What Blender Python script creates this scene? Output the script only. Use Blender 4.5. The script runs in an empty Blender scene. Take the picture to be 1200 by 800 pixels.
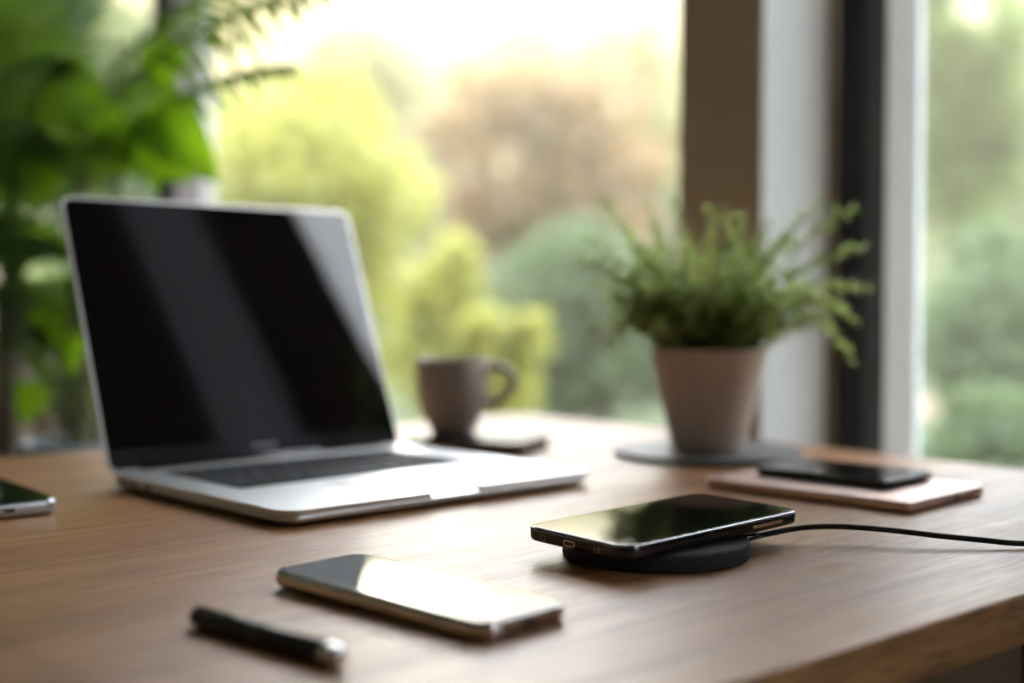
import bpy, math, random
from mathutils import Vector, Matrix
R = math.radians
TZ = 0.75                       # height of the desk top above the floor

# ------------------------------------------------------------------ camera
F_PX, PITCH, CAM_H = 1493.0, 0.036, 0.163
sc = bpy.context.scene
cam_data = bpy.data.cameras.new('camera')
cam = bpy.data.objects.new('camera', cam_data)
sc.collection.objects.link(cam)
cam.location = (0, 0, TZ + CAM_H)
cam.rotation_euler = (math.pi / 2 - PITCH, 0, 0)
cam_data.sensor_width = 36.0
cam_data.lens = 36.0 * F_PX / 1200.0
cam_data.clip_start = 0.02
cam_data.dof.use_dof = True
cam_data.dof.focus_distance = 0.80
cam_data.dof.aperture_fstop = 2.1
sc.camera = cam
sc.view_settings.view_transform = 'Standard'
sc.view_settings.look = 'None'
sc.view_settings.gamma = 1.0
sc.view_settings.use_curve_mapping = False
sc.view_settings.exposure = 1.15

# ------------------------------------------------------------------ sky: bright hazy morning, low sun veiled by mist
SUN_AZ, SUN_EL = R(-5.0), R(14.5)
SKY_LOW, SKY_HIGH = (1.0, 0.96, 0.66), (0.97, 0.98, 1.0)
SKY_LOW_S, SKY_HIGH_S = 0.20, 4.6
HALO = [(R(2.2), 15.0, (1.0, 0.90, 0.60)), (R(9.0), 1.05, (1.0, 0.72, 0.27)), (R(22.0), 0.50, (1.0, 0.66, 0.20))]
def build_world():
    w = bpy.data.worlds.new('sky'); sc.world = w; w.use_nodes = True
    nt = w.node_tree; nt.nodes.clear(); N = nt.nodes.new; L = nt.links.new
    def mth(op, a, b=None):
        n = N('ShaderNodeMath'); n.operation = op
        for k, v in enumerate((a, b)):
            if v is None: continue
            if isinstance(v, (int, float)): n.inputs[k].default_value = v
            else: L(v, n.inputs[k])
        return n.outputs[0]
    def scl(col, f):
        n = N('ShaderNodeVectorMath'); n.operation = 'SCALE'
        n.inputs[0].default_value = col; L(f, n.inputs['Scale']); return n.outputs[0]
    def add(a, b):
        n = N('ShaderNodeVectorMath'); n.operation = 'ADD'; L(a, n.inputs[0]); L(b, n.inputs[1]); return n.outputs[0]
    tc = N('ShaderNodeTexCoord')
    sep = N('ShaderNodeSeparateXYZ'); L(tc.outputs['Generated'], sep.inputs[0])
    t = N('ShaderNodeMapRange'); t.inputs['From Min'].default_value = 0.222; t.inputs['From Max'].default_value = 0.335
    L(sep.outputs['Z'], t.inputs['Value']); t = t.outputs[0]
    lo = mth('MULTIPLY', mth('SUBTRACT', 1.0, t), SKY_LOW_S); hi = mth('MULTIPLY', t, SKY_HIGH_S)
    tot = add(scl(SKY_LOW, lo), scl(SKY_HIGH, hi))
    d = N('ShaderNodeVectorMath'); d.operation = 'DOT_PRODUCT'
    L(tc.outputs['Generated'], d.inputs[0])
    d.inputs[1].default_value = (math.sin(SUN_AZ) * math.cos(SUN_EL), math.cos(SUN_AZ) * math.cos(SUN_EL), math.sin(SUN_EL))
    ang = mth('ARCCOSINE', mth('MINIMUM', d.outputs['Value'], 1.0))
    for sig, amp, col in HALO:
        q = mth('DIVIDE', ang, sig)
        e = mth('EXPONENT', mth('MULTIPLY', mth('MULTIPLY', q, q), -1.0))
        tot = add(tot, scl(col, mth('MULTIPLY', e, amp)))
    bg = N('ShaderNodeBackground'); L(tot, bg.inputs['Color'])
    out = N('ShaderNodeOutputWorld'); L(bg.outputs[0], out.inputs['Surface'])
build_world()
HAZE_DENSITY = 0.0155

# ------------------------------------------------------------------ helpers
def at(u, v, D):
    """world point seen at photo pixel (u, v) at depth D"""
    c, s = math.cos(PITCH), math.sin(PITCH)
    a, b = (u - 600) / F_PX, (400 - v) / F_PX
    return Vector((D * a, D * (c + b * s), TZ + CAM_H + D * (-s + b * c)))

def mat(name, col, rough=0.5, metal=0.0, spec=0.5, coat=0.0, coat_rough=0.05):
    m = bpy.data.materials.new(name); m.use_nodes = True
    b = m.node_tree.nodes['Principled BSDF']
    b.inputs['Base Color'].default_value = (*col, 1)
    b.inputs['Roughness'].default_value = rough
    b.inputs['Metallic'].default_value = metal
    b.inputs['Specular IOR Level'].default_value = spec
    b.inputs['Coat Weight'].default_value = coat
    b.inputs['Coat Roughness'].default_value = coat_rough
    return m

def noisy(m, scale=(40, 40, 40), amt=0.15, bump=0.0, detail=4):
    """gentle surface variation and grain on a plain material"""
    nt = m.node_tree; N = nt.nodes.new; L = nt.links.new
    b = nt.nodes['Principled BSDF']
    tc = N('ShaderNodeTexCoord'); mp = N('ShaderNodeMapping'); mp.inputs['Scale'].default_value = scale
    L(tc.outputs['Object'], mp.inputs[0])
    nz = N('ShaderNodeTexNoise'); nz.inputs['Scale'].default_value = 1.0; nz.inputs['Detail'].default_value = detail
    L(mp.outputs[0], nz.inputs['Vector'])
    c = b.inputs['Base Color'].default_value[:]
    rp = N('ShaderNodeValToRGB')
    rp.color_ramp.elements[0].position = 0.3; rp.color_ramp.elements[1].position = 0.7
    rp.color_ramp.elements[0].color = tuple(x * (1 - amt) for x in c[:3]) + (1,)
    rp.color_ramp.elements[1].color = tuple(min(1, x * (1 + amt)) for x in c[:3]) + (1,)
    L(nz.outputs['Fac'], rp.inputs[0]); L(rp.outputs[0], b.inputs['Base Color'])
    if bump:
        bp = N('ShaderNodeBump'); bp.inputs['Strength'].default_value = bump; bp.inputs['Distance'].default_value = 0.001
        L(nz.outputs['Fac'], bp.inputs['Height']); L(bp.outputs[0], b.inputs['Normal'])
    return m

def leaf_mat(name, col, trans_col, trans=0.5, rough=0.45, var=0.25, scale=6.0, gloss=0.06):
    m = bpy.data.materials.new(name); m.use_nodes = True
    nt = m.node_tree; nt.nodes.clear(); N = nt.nodes.new; L = nt.links.new
    tc = N('ShaderNodeTexCoord'); nz = N('ShaderNodeTexNoise'); nz.inputs['Scale'].default_value = scale
    L(tc.outputs['Object'], nz.inputs['Vector'])
    def ramp(c):
        rp = N('ShaderNodeValToRGB'); e = rp.color_ramp.elements
        e[0].position = .3; e[1].position = .7
        e[0].color = tuple(x * (1 - var) for x in c) + (1,); e[1].color = tuple(min(1, x * (1 + var)) for x in c) + (1,)
        L(nz.outputs['Fac'], rp.inputs[0]); return rp.outputs[0]
    df = N('ShaderNodeBsdfDiffuse'); L(ramp(col), df.inputs[0])
    tr = N('ShaderNodeBsdfTranslucent'); L(ramp(trans_col), tr.inputs[0])
    gl = N('ShaderNodeBsdfGlossy'); gl.inputs['Roughness'].default_value = rough
    mx = N('ShaderNodeMixShader'); mx.inputs[0].default_value = trans; L(df.outputs[0], mx.inputs[1]); L(tr.outputs[0], mx.inputs[2])
    m2 = N('ShaderNodeMixShader'); m2.inputs[0].default_value = gloss; L(mx.outputs[0], m2.inputs[1]); L(gl.outputs[0], m2.inputs[2])
    out = N('ShaderNodeOutputMaterial'); L(m2.outputs[0], out.inputs['Surface'])
    return m

class MB:
    """collects loops of geometry and links them as ONE mesh object"""
    def __init__(s): s.v = []; s.f = []; s.sm = []
    def add(s, verts, faces, smooth=True):
        o = len(s.v); s.v += [tuple(p) for p in verts]
        for f in faces: s.f.append([i + o for i in f]); s.sm.append(smooth)
    def loft(s, rings, cap0=True, cap1=True, closed=True, smooth=True):
        n = len(rings[0]); V = [p for r in rings for p in r]; F = []
        for k in range(len(rings) - 1):
            for i in range(n if closed else n - 1):
                j = (i + 1) % n
                F.append((k * n + i, k * n + j, (k + 1) * n + j, (k + 1) * n + i))
        o = len(s.v); s.add(V, F, smooth)
        if cap0: s.f.append([o + i for i in reversed(range(n))]); s.sm.append(False)
        if cap1: s.f.append([o + (len(rings) - 1) * n + i for i in range(n)]); s.sm.append(False)
    def box(s, lo, hi):
        x0, y0, z0 = lo; x1, y1, z1 = hi
        V = [(x, y, z) for z in (z0, z1) for x, y in ((x0, y0), (x1, y0), (x1, y1), (x0, y1))]
        s.add(V, [(3, 2, 1, 0), (4, 5, 6, 7), (0, 1, 5, 4), (1, 2, 6, 5), (2, 3, 7, 6), (3, 0, 4, 7)], False)
    def prism(s, pts, z0, z1):
        s.loft([[(x, y, z0) for x, y in pts], [(x, y, z1) for x, y in pts]], smooth=False)
    def slab(s, w, l, r, prof, cx=0, cy=0, n=8):
        """rounded rectangle stack; prof = [(inset, z), ...]"""
        rings = []
        for ins, z in prof:
            rings.append([(x + cx, y + cy, z) for x, y in rrect(w - 2 * ins, l - 2 * ins, max(r - ins, 1e-4), n)])
        s.loft(rings)
    def lathe(s, prof, n=48, cx=0, cy=0, cap0=True, cap1=True):
        s.loft([[(cx + r * math.cos(2 * math.pi * i / n), cy + r * math.sin(2 * math.pi * i / n), z) for i in range(n)] for r, z in prof], cap0, cap1)
    def tube(s, pts, rad, n=8, cap=True):
        pts = [Vector(p) for p in pts]; rings = []
        if not isinstance(rad, (list, tuple)): rad = [rad] * len(pts)
        prev = None
        for i, p in enumerate(pts):
            t = (pts[min(i + 1, len(pts) - 1)] - pts[max(i - 1, 0)]).normalized()
            if prev is None:
                a = t.cross(Vector((0, 0, 1)))
                if a.length < 1e-3: a = t.cross(Vector((1, 0, 0)))
            else: a = prev - t * prev.dot(t)
            a.normalize(); prev = a; b = t.cross(a)
            rings.append([p + (a * math.cos(2 * math.pi * k / n) + b * math.sin(2 * math.pi * k / n)) * rad[i] for k in range(n)])
        s.loft(rings, cap, cap)
    def build(s, name, m, parent=None, bevel=0, seg=2):
        me = bpy.data.meshes.new(name); me.from_pydata(s.v, [], s.f); me.update()
        me.polygons.foreach_set('use_smooth', s.sm)
        o = bpy.data.objects.new(name, me); sc.collection.objects.link(o)
        if m: me.materials.append(m)
        if parent: o.parent = parent
        if bevel:
            b = o.modifiers.new('bevel', 'BEVEL'); b.width = bevel; b.segments = seg; b.limit_method = 'ANGLE'; b.angle_limit = R(40)
        return o

def rrect(w, l, r, n=8):
    out = []
    for cx, cy, a0 in ((w/2 - r, l/2 - r, 0), (-w/2 + r, l/2 - r, 90), (-w/2 + r, -l/2 + r, 180), (w/2 - r, -l/2 + r, 270)):
        for k in range(n + 1):
            a = R(a0 + 90 * k / n); out.append((cx + r * math.cos(a), cy + r * math.sin(a)))
    return out

def round_prof(z0, z1, r, n=5, r1=None):
    """profile with rounded lower and upper edges"""
    if r1 is None: r1 = r
    P = [(r - r * math.sin(R(90 * k / n)), z0 + r - r * math.cos(R(90 * k / n))) for k in range(n + 1)]
    P += [(r1 - r1 * math.cos(R(90 * k / n)), z1 - r1 + r1 * math.sin(R(90 * k / n))) for k in range(n + 1)]
    return P

def tag(o, label=None, cat=None, group=None, kind=None):
    for k, v in (('label', label), ('category', cat), ('group', group), ('kind', kind)):
        if v: o[k] = v
    return o
def thing(name, label, cat, loc=(0, 0, 0), rz=0, group=None):
    o = bpy.data.objects.new(name, None); sc.collection.objects.link(o)
    o.location = loc; o.rotation_euler = (0, 0, rz); o.empty_display_size = 0.05
    return tag(o, label, cat, group)
def bez(p0, p1, p2, n):
    p0, p1, p2 = Vector(p0), Vector(p1), Vector(p2)
    return [p0 * (1 - t) ** 2 + p1 * 2 * t * (1 - t) + p2 * t * t for t in (k / n for k in range(n + 1))]

# ------------------------------------------------------------------ materials
def wood_material(name, dark, mid, light, rough, sc_=1.0):
    m = bpy.data.materials.new(name); m.use_nodes = True
    nt = m.node_tree; N = nt.nodes.new; L = nt.links.new; b = nt.nodes['Principled BSDF']
    tc = N('ShaderNodeTexCoord')
    def noise(scale, detail=5, dist=0.0, rgh=.55):
        mp = N('ShaderNodeMapping'); mp.inputs['Scale'].default_value = tuple(x * sc_ for x in scale); L(tc.outputs['Object'], mp.inputs[0])
        n = N('ShaderNodeTexNoise'); n.inputs['Scale'].default_value = 1; n.inputs['Detail'].default_value = detail
        n.inputs['Distortion'].default_value = dist; n.inputs['Roughness'].default_value = rgh; L(mp.outputs[0], n.inputs['Vector']); return n.outputs['Fac']
    broad = noise((1.6, 16, 16), 4, .6)
    grain = noise((5, 130, 130), 5, .3)
    pores = noise((26, 700, 700), 3, 0, .5)
    fibre = noise((14, 330, 330), 4, .2, .6)
    def mr(x, a, b_, c, d):
        n = N('ShaderNodeMapRange'); n.inputs[1].default_value = a; n.inputs[2].default_value = b_; n.inputs[3].default_value = c; n.inputs[4].default_value = d
        L(x, n.inputs[0]); return n.outputs[0]
    def mth(op, a, b_):
        n = N('ShaderNodeMath'); n.operation = op
        for k, v in enumerate((a, b_)):
            if isinstance(v, (int, float)): n.inputs[k].default_value = v
            else: L(v, n.inputs[k])
        return n.outputs[0]
    # planks: glued strips along the length
    br = N('ShaderNodeTexBrick'); mp = N('ShaderNodeMapping'); L(tc.outputs['Object'], mp.inputs[0])
    mp.inputs['Location'].default_value = (0.33, 0.045, 0)
    br.inputs['Scale'].default_value = 1.0; br.inputs['Brick Width'].default_value = 1.3; br.inputs['Row Height'].default_value = .125
    br.inputs['Mortar Size'].default_value = .0006; br.inputs['Color1'].default_value = (.35, .35, .35, 1); br.inputs['Color2'].default_value = (.65, .65, .65, 1)
    br.inputs['Mortar'].default_value = (.1, .1, .1, 1)
    L(mp.outputs[0], br.inputs['Vector'])
    plank = N('ShaderNodeSeparateColor'); L(br.outputs['Color'], plank.inputs[0])
    f = mth('ADD', mth('ADD', mth('MULTIPLY', broad, .44), mth('ADD', mth('MULTIPLY', grain, .26), mth('MULTIPLY', fibre, .26))), mth('MULTIPLY', plank.outputs[0], .22))
    rp = N('ShaderNodeValToRGB'); e = rp.color_ramp.elements
    e[0].position = .40; e[0].color = (*dark, 1); e[1].position = .74; e[1].color = (*light, 1)
    x = e.new(.54); x.color = (*mid, 1)
    L(f, rp.inputs[0])
    mx = N('ShaderNodeMix'); mx.data_type = 'RGBA'; mx.blend_type = 'MULTIPLY'; mx.inputs['Factor'].default_value = 1.0
    L(rp.outputs[0], mx.inputs['A'])
    pr = mr(pores, .34, .47, .34, 1.0); cmb = N('ShaderNodeCombineColor')
    for k in range(3): L(pr, cmb.inputs[k])
    L(cmb.outputs[0], mx.inputs['B'])
    L(mx.outputs['Result'], b.inputs['Base Color'])
    L(mr(grain, .3, .7, rough + .06, rough - .06), b.inputs['Roughness'])
    b.inputs['Coat Weight'].default_value = .22; b.inputs['Coat Roughness'].default_value = .42
    bp = N('ShaderNodeBump'); bp.inputs['Strength'].default_value = .35; bp.inputs['Distance'].default_value = .0006
    L(mth('ADD', mth('MULTIPLY', grain, .6), mth('MULTIPLY', pr, .7)), bp.inputs['Height']); L(bp.outputs[0], b.inputs['Normal'])
    return m

M = {}
M['desk'] = wood_material('oiled walnut desk wood', (.10, .035, .010), (.26, .110, .038), (.45, .235, .10), .40)
M['floor'] = wood_material('dark floorboards', (.02, .014, .01), (.04, .028, .02), (.07, .05, .035), .45)
M['black_metal'] = noisy(mat('black powder coated steel', (.02, .02, .022), .45, .6), (60,)*3, .1)
M['taupe'] = noisy(mat('taupe painted plaster', (.56, .44, .355), .8), (14,)*3, .05, .1)
M['wall'] = noisy(mat('warm grey plaster', (.62, .56, .50), .85), (12,)*3, .05, .1)
M['white_lit_edge'] = noisy(mat('white lit edge of frame', (.80, .80, .80), .45), (20,)*3, .03)
M['ceiling'] = noisy(mat('ceiling paint', (.70, .68, .64), .9), (9,)*3, .03)
M['dark_frame'] = noisy(mat('anthracite aluminium frame', (.018, .018, .02), .42, .2), (30,)*3, .1)
M['slate_frame'] = noisy(mat('slate grey gasket strip', (.07, .08, .085), .4), (30,)*3, .1)
M['mauve_lit_side'] = noisy(mat('mauve grey lit side of frame', (.30, .25, .28), .6), (30,)*3, .06)
M['aluminium'] = noisy(mat('brushed aluminium', (.82, .83, .85), .40, 1.0), (300, 300, 300), .03)
M['aluminium_edge'] = noisy(mat('satin aluminium shell', (.55, .54, .53), .38, 1.0), (200,)*3, .04)
M['screen'] = mat('black display glass', (.0025, .0025, .003), .03, 0, .5)
M['chin'] = noisy(mat('dark display bezel', (.012, .013, .016), .12), (50,)*3, .1)
M['keys'] = noisy(mat('black key plastic', (.026, .029, .034), .65, 0, .18), (80,)*3, .15)
M['key_tray'] = noisy(mat('key well black', (.006, .007, .008), .7, 0, .15), (80,)*3, .1)
M['grey_print'] = noisy(mat('grey printed lettering', (.34, .35, .37), .5), (90,)*3, .05)
M['port'] = noisy(mat('port recess black', (.006, .006, .006), .5), (90,)*3, .1)
M['rubber'] = noisy(mat('black rubber', (.012, .012, .012), .7), (90,)*3, .1)
M['glass_black'] = mat('black phone glass', (.004, .005, .006), .02, 0, .8)
M['steel'] = noisy(mat('polished steel rim', (.62, .60, .58), .16, 1.0), (90,)*3, .03)
M['grey_metal'] = noisy(mat('blue grey metal frame', (.36, .38, .42), .22, 1.0), (90,)*3, .03)
M['jamb'] = noisy(mat('pale blue grey lit jamb', (.50, .53, .55), .55), (20,)*3, .03)
M['sash'] = noisy(mat('pale blue white sash paint', (.72, .79, .86), .45), (20,)*3, .03)
M['chrome'] = noisy(mat('chrome', (.82, .83, .85), .10, 1.0), (90,)*3, .02)
M['antenna'] = noisy(mat('pale antenna line', (.62, .62, .63), .4), (90,)*3, .03)
M['black_gloss'] = noisy(mat('glossy black shell', (.010, .010, .012), .14, 0, .6), (60,)*3, .1)
M['dark_chrome'] = noisy(mat('dark polished rim', (.22, .23, .25), .10, 1.0), (60,)*3, .05)
M['fabric'] = noisy(mat('charcoal woven fabric', (.028, .030, .034), .85, 0, .3), (900, 900, 900), .55, .9, 2)
M['pen'] = noisy(mat('black lacquer', (.012, .012, .014), .28), (80,)*3, .1)
M['rose'] = noisy(mat('rose gold aluminium', (.80, .61, .56), .42, .8), (150,)*3, .04)
M['slate'] = noisy(mat('slate grey coaster', (.095, .10, .105), .5), (70,)*3, .12, .1)
M['pot'] = noisy(mat('matt stoneware pot', (.60, .49, .43), .6), (60,)*3, .05, .05)
M['soil'] = noisy(mat('potting soil', (.035, .024, .016), .95), (160,)*3, .5, 1.0)
M['mug'] = noisy(mat('grey brown stoneware', (.44, .37, .33), .30), (60,)*3, .06)
M['coffee'] = noisy(mat('black coffee', (.02, .01, .006), .05), (20,)*3, .1)
M['book'] = noisy(mat('black notebook cover', (.014, .017, .017), .33), (120,)*3, .15)
M['pages'] = noisy(mat('brown page block', (.26, .19, .14), .8), (20, 20, 900), .2)
M['planter'] = noisy(mat('pale grey planter glaze', (.26, .29, .33), .4), (20,)*3, .06)
M['bark'] = noisy(mat('palm stem bark', (.14, .10, .07), .8), (30, 30, 60), .4, .4)
M['tree_bark'] = noisy(mat('garden tree bark', (.13, .10, .075), .9), (10, 10, 4), .4, .5)
M['blind'] = leaf_mat('sheer grey roller blind', (.58, .58, .62), (.74, .75, .80), .6, .6, .03, 20, 0.0)
M['grass'] = noisy(mat('lawn', (.05, .075, .028), .9), (3,)*3, .3)
M['path'] = noisy(mat('sandy path', (.26, .19, .13), .95), (4,)*3, .15)
M['palm'] = leaf_mat('palm leaflet', (.04, .11, .025), (.14, .25, .015), .40, .32, .25, 5, .10)
M['broad'] = leaf_mat('broad green leaf', (.05, .16, .008), (.24, .43, .010), .55, .35, .15, 9, .06)
M['fern'] = leaf_mat('herb leaf', (.33, .42, .16), (.52, .62, .20), .45, .4, .3, 30, .06)
M['fern_stem'] = noisy(mat('herb stem', (.14, .15, .05), .6), (90,)*3, .2)
def glass_material():
    m = bpy.data.materials.new('clear window glass'); m.use_nodes = True
    nt = m.node_tree; nt.nodes.clear(); N = nt.nodes.new; L = nt.links.new
    tr = N('ShaderNodeBsdfTransparent'); tr.inputs[0].default_value = (.97, .98, .975, 1)
    gl = N('ShaderNodeBsdfGlossy'); gl.inputs['Roughness'].default_value = 0.0
    lw = N('ShaderNodeLayerWeight'); lw.inputs['Blend'].default_value = .5
    pw = N('ShaderNodeMath'); pw.operation = 'POWER'; L(lw.outputs['Facing'], pw.inputs[0]); pw.inputs[1].default_value = 5.0
    fr = N('ShaderNodeMath'); fr.operation = 'MULTIPLY_ADD'; L(pw.outputs[0], fr.inputs[0]); fr.inputs[1].default_value = .9; fr.inputs[2].default_value = .025
    mx = N('ShaderNodeMixShader'); L(fr.outputs[0], mx.inputs[0]); L(tr.outputs[0], mx.inputs[1]); L(gl.outputs[0], mx.inputs[2])
    out = N('ShaderNodeOutputMaterial'); L(mx.outputs[0], out.inputs['Surface']); return m
M['glass'] = glass_material()

# ------------------------------------------------------------------ the room
# The window wall runs along WD beside the short end of the desk; s measures along it from the
# room-side corner of the pillar, d measures outward through its thickness.
W0 = Vector((.301, 1.55, 0)); WD = Vector((.632, -.775, 0)); WO = Vector((.775, .632, 0))
CEIL = 2.75
wall_rot = math.atan2(WD.y, WD.x)
def wall_empty_matrix(): return Matrix.Translation(W0) @ Matrix.Rotation(wall_rot, 4, 'Z')
def in_wall(o): o.matrix_world = wall_empty_matrix(); return o
# local wall frame: x = s, y = outward (left-hand check below), z = up
assert (Vector((-WD.y, WD.x, 0)) - WO).length < .01
DEPTH = .1434
HEAD = 2.45; SILL = .60
def struct(o): o['kind'] = 'structure'; return o

def room():
    b = MB()
    b.box((-.1345, 0, 0), (-.002, DEPTH, CEIL))                 # pillar
    b.prism([(.375, 0), (.585, 0), (.585, DEPTH), (.505, DEPTH)], 0, CEIL)   # pier with a splayed reveal
    b.box((.84, 0, 0), (1.55, DEPTH, CEIL)); b.box((3.3, 0, 0), (4.2, DEPTH, CEIL))
    b.box((1.55, 0, 0), (3.3, DEPTH, SILL)); b.box((1.55, 0, HEAD), (3.3, DEPTH, CEIL))
    b.box((-1.674, 0, HEAD), (-.1345, DEPTH, CEIL)); b.prism([(-.002, 0), (.375, 0), (.505, DEPTH), (-.002, DEPTH)], HEAD, CEIL); b.box((.585, 0, HEAD), (.84, DEPTH, CEIL))
    b.box((-4.6, 0, HEAD), (-1.674, DEPTH, CEIL))
    b.box((-4.6, 0, 0), (-.1345, DEPTH, SILL)); b.prism([(-.002, 0), (.375, 0), (.505, DEPTH), (-.002, DEPTH)], 0, SILL); b.box((.585, 0, 0), (.84, DEPTH, SILL))
    struct(in_wall(b.build('wall_right', M['taupe'])))
    # thin lining turns the pillar's window side paler, its light painted in
    t = MB(); t.box((-.002, .001, SILL), (.002, .128, HEAD)); struct(in_wall(t.build('trim_1', M['jamb'], None, .001)))
    t = MB(); t.box((-.002, .128, SILL), (.0035, DEPTH, HEAD)); struct(in_wall(t.build('trim_2', M['bark'])))
    # right window: dark jamb, slate strip, white sash, pane
    f = MB(); f.box((.0035, DEPTH, SILL), (.045, DEPTH + .045, HEAD)); f.box((.045, DEPTH, HEAD - .05), (.54, DEPTH + .045, HEAD)); f.box((.045, DEPTH, SILL), (.54, DEPTH + .045, SILL + .05))
    f.box((.54, DEPTH, SILL), (.58, DEPTH + .045, HEAD))
    w1 = struct(in_wall(f.build('window_1', M['dark_frame'], None, .0005)))
    f = MB(); f.box((.045, DEPTH + .003, SILL + .05), (.0772, DEPTH + .012, HEAD - .05)); f.build('gasket_strip', M['slate_frame'], w1, .002)
    f = MB(); f.prism([(.0775, DEPTH + .001), (.1035, DEPTH + .030), (.1035, DEPTH + .042), (.0775, DEPTH + .042)], SILL + .05, HEAD - .05); f.build('sash_stile', M['sash'], w1, .001)
    f = MB(); f.box((.1030, DEPTH + .033, SILL + .045), (.545, DEPTH + .038, HEAD - .045)); f.build('pane', M['glass'], w1)
    # big window left of the pillar
    f = MB(); f.box((-1.78, .0, SILL), (-1.674, .014, HEAD)); f.box((-1.674, .02, SILL), (-.1345, .085, SILL + .05)); f.box((-1.674, .02, HEAD - .05), (-.1345, .085, HEAD))
    f.box((-1.78, .014, SILL), (-1.69, .085, HEAD))
    w2 = struct(in_wall(f.build('window_2', M['dark_frame'], None, .002)))
    f = MB(); f.box((-1.69, .0145, SILL), (-1.674, .072, HEAD)); f.build('mullion_lit_side', M['mauve_lit_side'], w2)  # window light on the mullion's side, put into a paler colour
    f = MB(); f.box((-1.69, .0725, SILL), (-1.670, .10, HEAD)); f.build('mullion_lit_edge', M['white_lit_edge'], w2)  # brightest strip of that lit side, painted white
    f = MB(); f.box((-1.67, .082, SILL + .05), (-.1345, .088, HEAD - .05)); f.build('pane', M['glass'], w2)
    # next pane behind the palm
    f = MB(); f.box((-3.3, .02, SILL), (-1.78, .085, SILL + .05)); f.box((-3.3, .02, HEAD - .05), (-1.78, .085, HEAD)); f.box((-3.4, 0, SILL), (-3.3, .09, HEAD))
    w3 = struct(in_wall(f.build('window_3', M['dark_frame'], None, .002)))
    f = MB(); f.box((-3.3, .05, SILL + .05), (-1.78, .056, HEAD - .05)); f.build('pane', M['glass'], w3)
    f = MB(); f.box((-4.6, .02, SILL), (-3.4, .085, SILL + .05)); f.box((-4.6, .02, HEAD - .05), (-3.4, .085, HEAD)); f.box((-4.6, 0, SILL), (-4.52, .09, HEAD))
    w4 = struct(in_wall(f.build('window_4', M['dark_frame'], None, .002)))
    f = MB(); f.box((-4.52, .05, SILL + .05), (-3.4, .056, HEAD - .05)); f.build('pane', M['glass'], w4)
    # narrow window with a sheer blind, beside the desk
    f = MB(); f.box((.585, .02, SILL), (.605, .08, HEAD)); f.box((.82, .02, SILL), (.84, .08, HEAD)); f.box((.605, .02, SILL), (.82, .08, SILL + .05)); f.box((.605, .02, HEAD - .05), (.82, .08, HEAD))
    w5 = struct(in_wall(f.build('window_5', M['dark_frame'], None, .002)))
    f = MB(); f.box((.605, .05, SILL + .05), (.82, .056, HEAD - .05)); f.build('pane', M['glass'], w5)
    f = MB(); f.box((.588, .012, SILL + .005), (.837, .0135, HEAD - .01)); f.build('roller_blind', M['blind'], w5)
    # unseen wide window added beside the camera, to fill light on the fronts
    f = MB(); f.box((1.55, .05, SILL), (1.60, .12, HEAD)); f.box((3.25, .05, SILL), (3.3, .12, HEAD)); f.box((2.40, .05, SILL + .05), (2.45, .12, HEAD - .05)); f.box((1.6, .05, SILL), (3.25, .12, SILL + .05)); f.box((1.6, .05, HEAD - .05), (3.25, .12, HEAD))
    w6 = struct(in_wall(f.build('fill_window', M['dark_frame'], None, .002)))
    f = MB(); f.box((1.60, .08, SILL + .05), (2.40, .086, HEAD - .05)); f.box((2.45, .08, SILL + .05), (3.25, .086, HEAD - .05)); f.build('pane', M['glass'], w6)
    # floor, ceiling, other walls
    b = MB(); b.box((-4.7, -4.2, -.05), (4.3, DEPTH, 0)); struct(in_wall(b.build('floor', M['floor'])))
    b = MB(); b.box((-4.7, -4.2, CEIL), (4.3, DEPTH + .3, CEIL + .1)); struct(in_wall(b.build('ceiling', M['ceiling'])))
    b = MB(); b.box((-4.7, -4.2, 0), (4.3, -4.1, CEIL)); struct(in_wall(b.build('wall_left', M['wall'])))
    b = MB(); b.box((-4.7, -4.1, 0), (-4.6, DEPTH, CEIL)); struct(in_wall(b.build('wall_back', M['wall'])))
    b = MB(); b.box((4.2, -4.1, 0), (4.3, DEPTH, CEIL)); struct(in_wall(b.build('wall_front', M['wall'])))
room()

# ------------------------------------------------------------------ desk
P0 = Vector((.012, 1.763)); LA = (Vector((-.512, 1.272)) - P0).normalized(); RB = Vector((.632, -.775)).normalized()
NE = Vector((.0966, .5347)); ND = Vector((.763, .646)).normalized()
def isect(p, d, q, e):
    den = d.x * e.y - d.y * e.x; t = ((q.x - p.x) * e.y - (q.y - p.y) * e.x) / den; return p + d * t
def desk():
    P1 = isect(P0, RB, NE, ND); P3 = P0 + LA * 1.75; P2 = isect(P3, RB, NE, ND)
    rz = math.atan2(-LA.y, -LA.x)
    root = thing('desk', 'long walnut wood desk beside the window holding the laptop and phones', 'desk', (P0.x, P0.y, 0), rz)
    inv = Matrix.Rotation(-rz, 2)
    loc = [inv @ (p - P0) for p in (P0, P3, P2, P1)]
    t = MB(); t.prism([tuple(p) for p in loc], TZ - .028, TZ); t.build('tabletop', M['desk'], root, .0022, 3)
    xs = [p.x for p in loc]; x0, x1 = min(xs) + .12, max(loc[0].x, 0) - .12
    y0 = min(loc[2].y, loc[3].y)
    for lx in (x0, x1 - .05):
        for ly in (-.12, y0 + .16):
            l = MB(); l.box((lx - .025, ly - .025, 0), (lx + .025, ly + .025, TZ - .028)); l.build('leg', M['black_metal'], root, .003)
    a = MB(); a.box((x0, -.135, TZ - .088), (x1 - .05, -.105, TZ - .028)); a.box((x0, y0 + .145, TZ - .088), (x1 - .05, y0 + .175, TZ - .028)); a.build('apron_rail', M['black_metal'], root)
desk()

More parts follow.
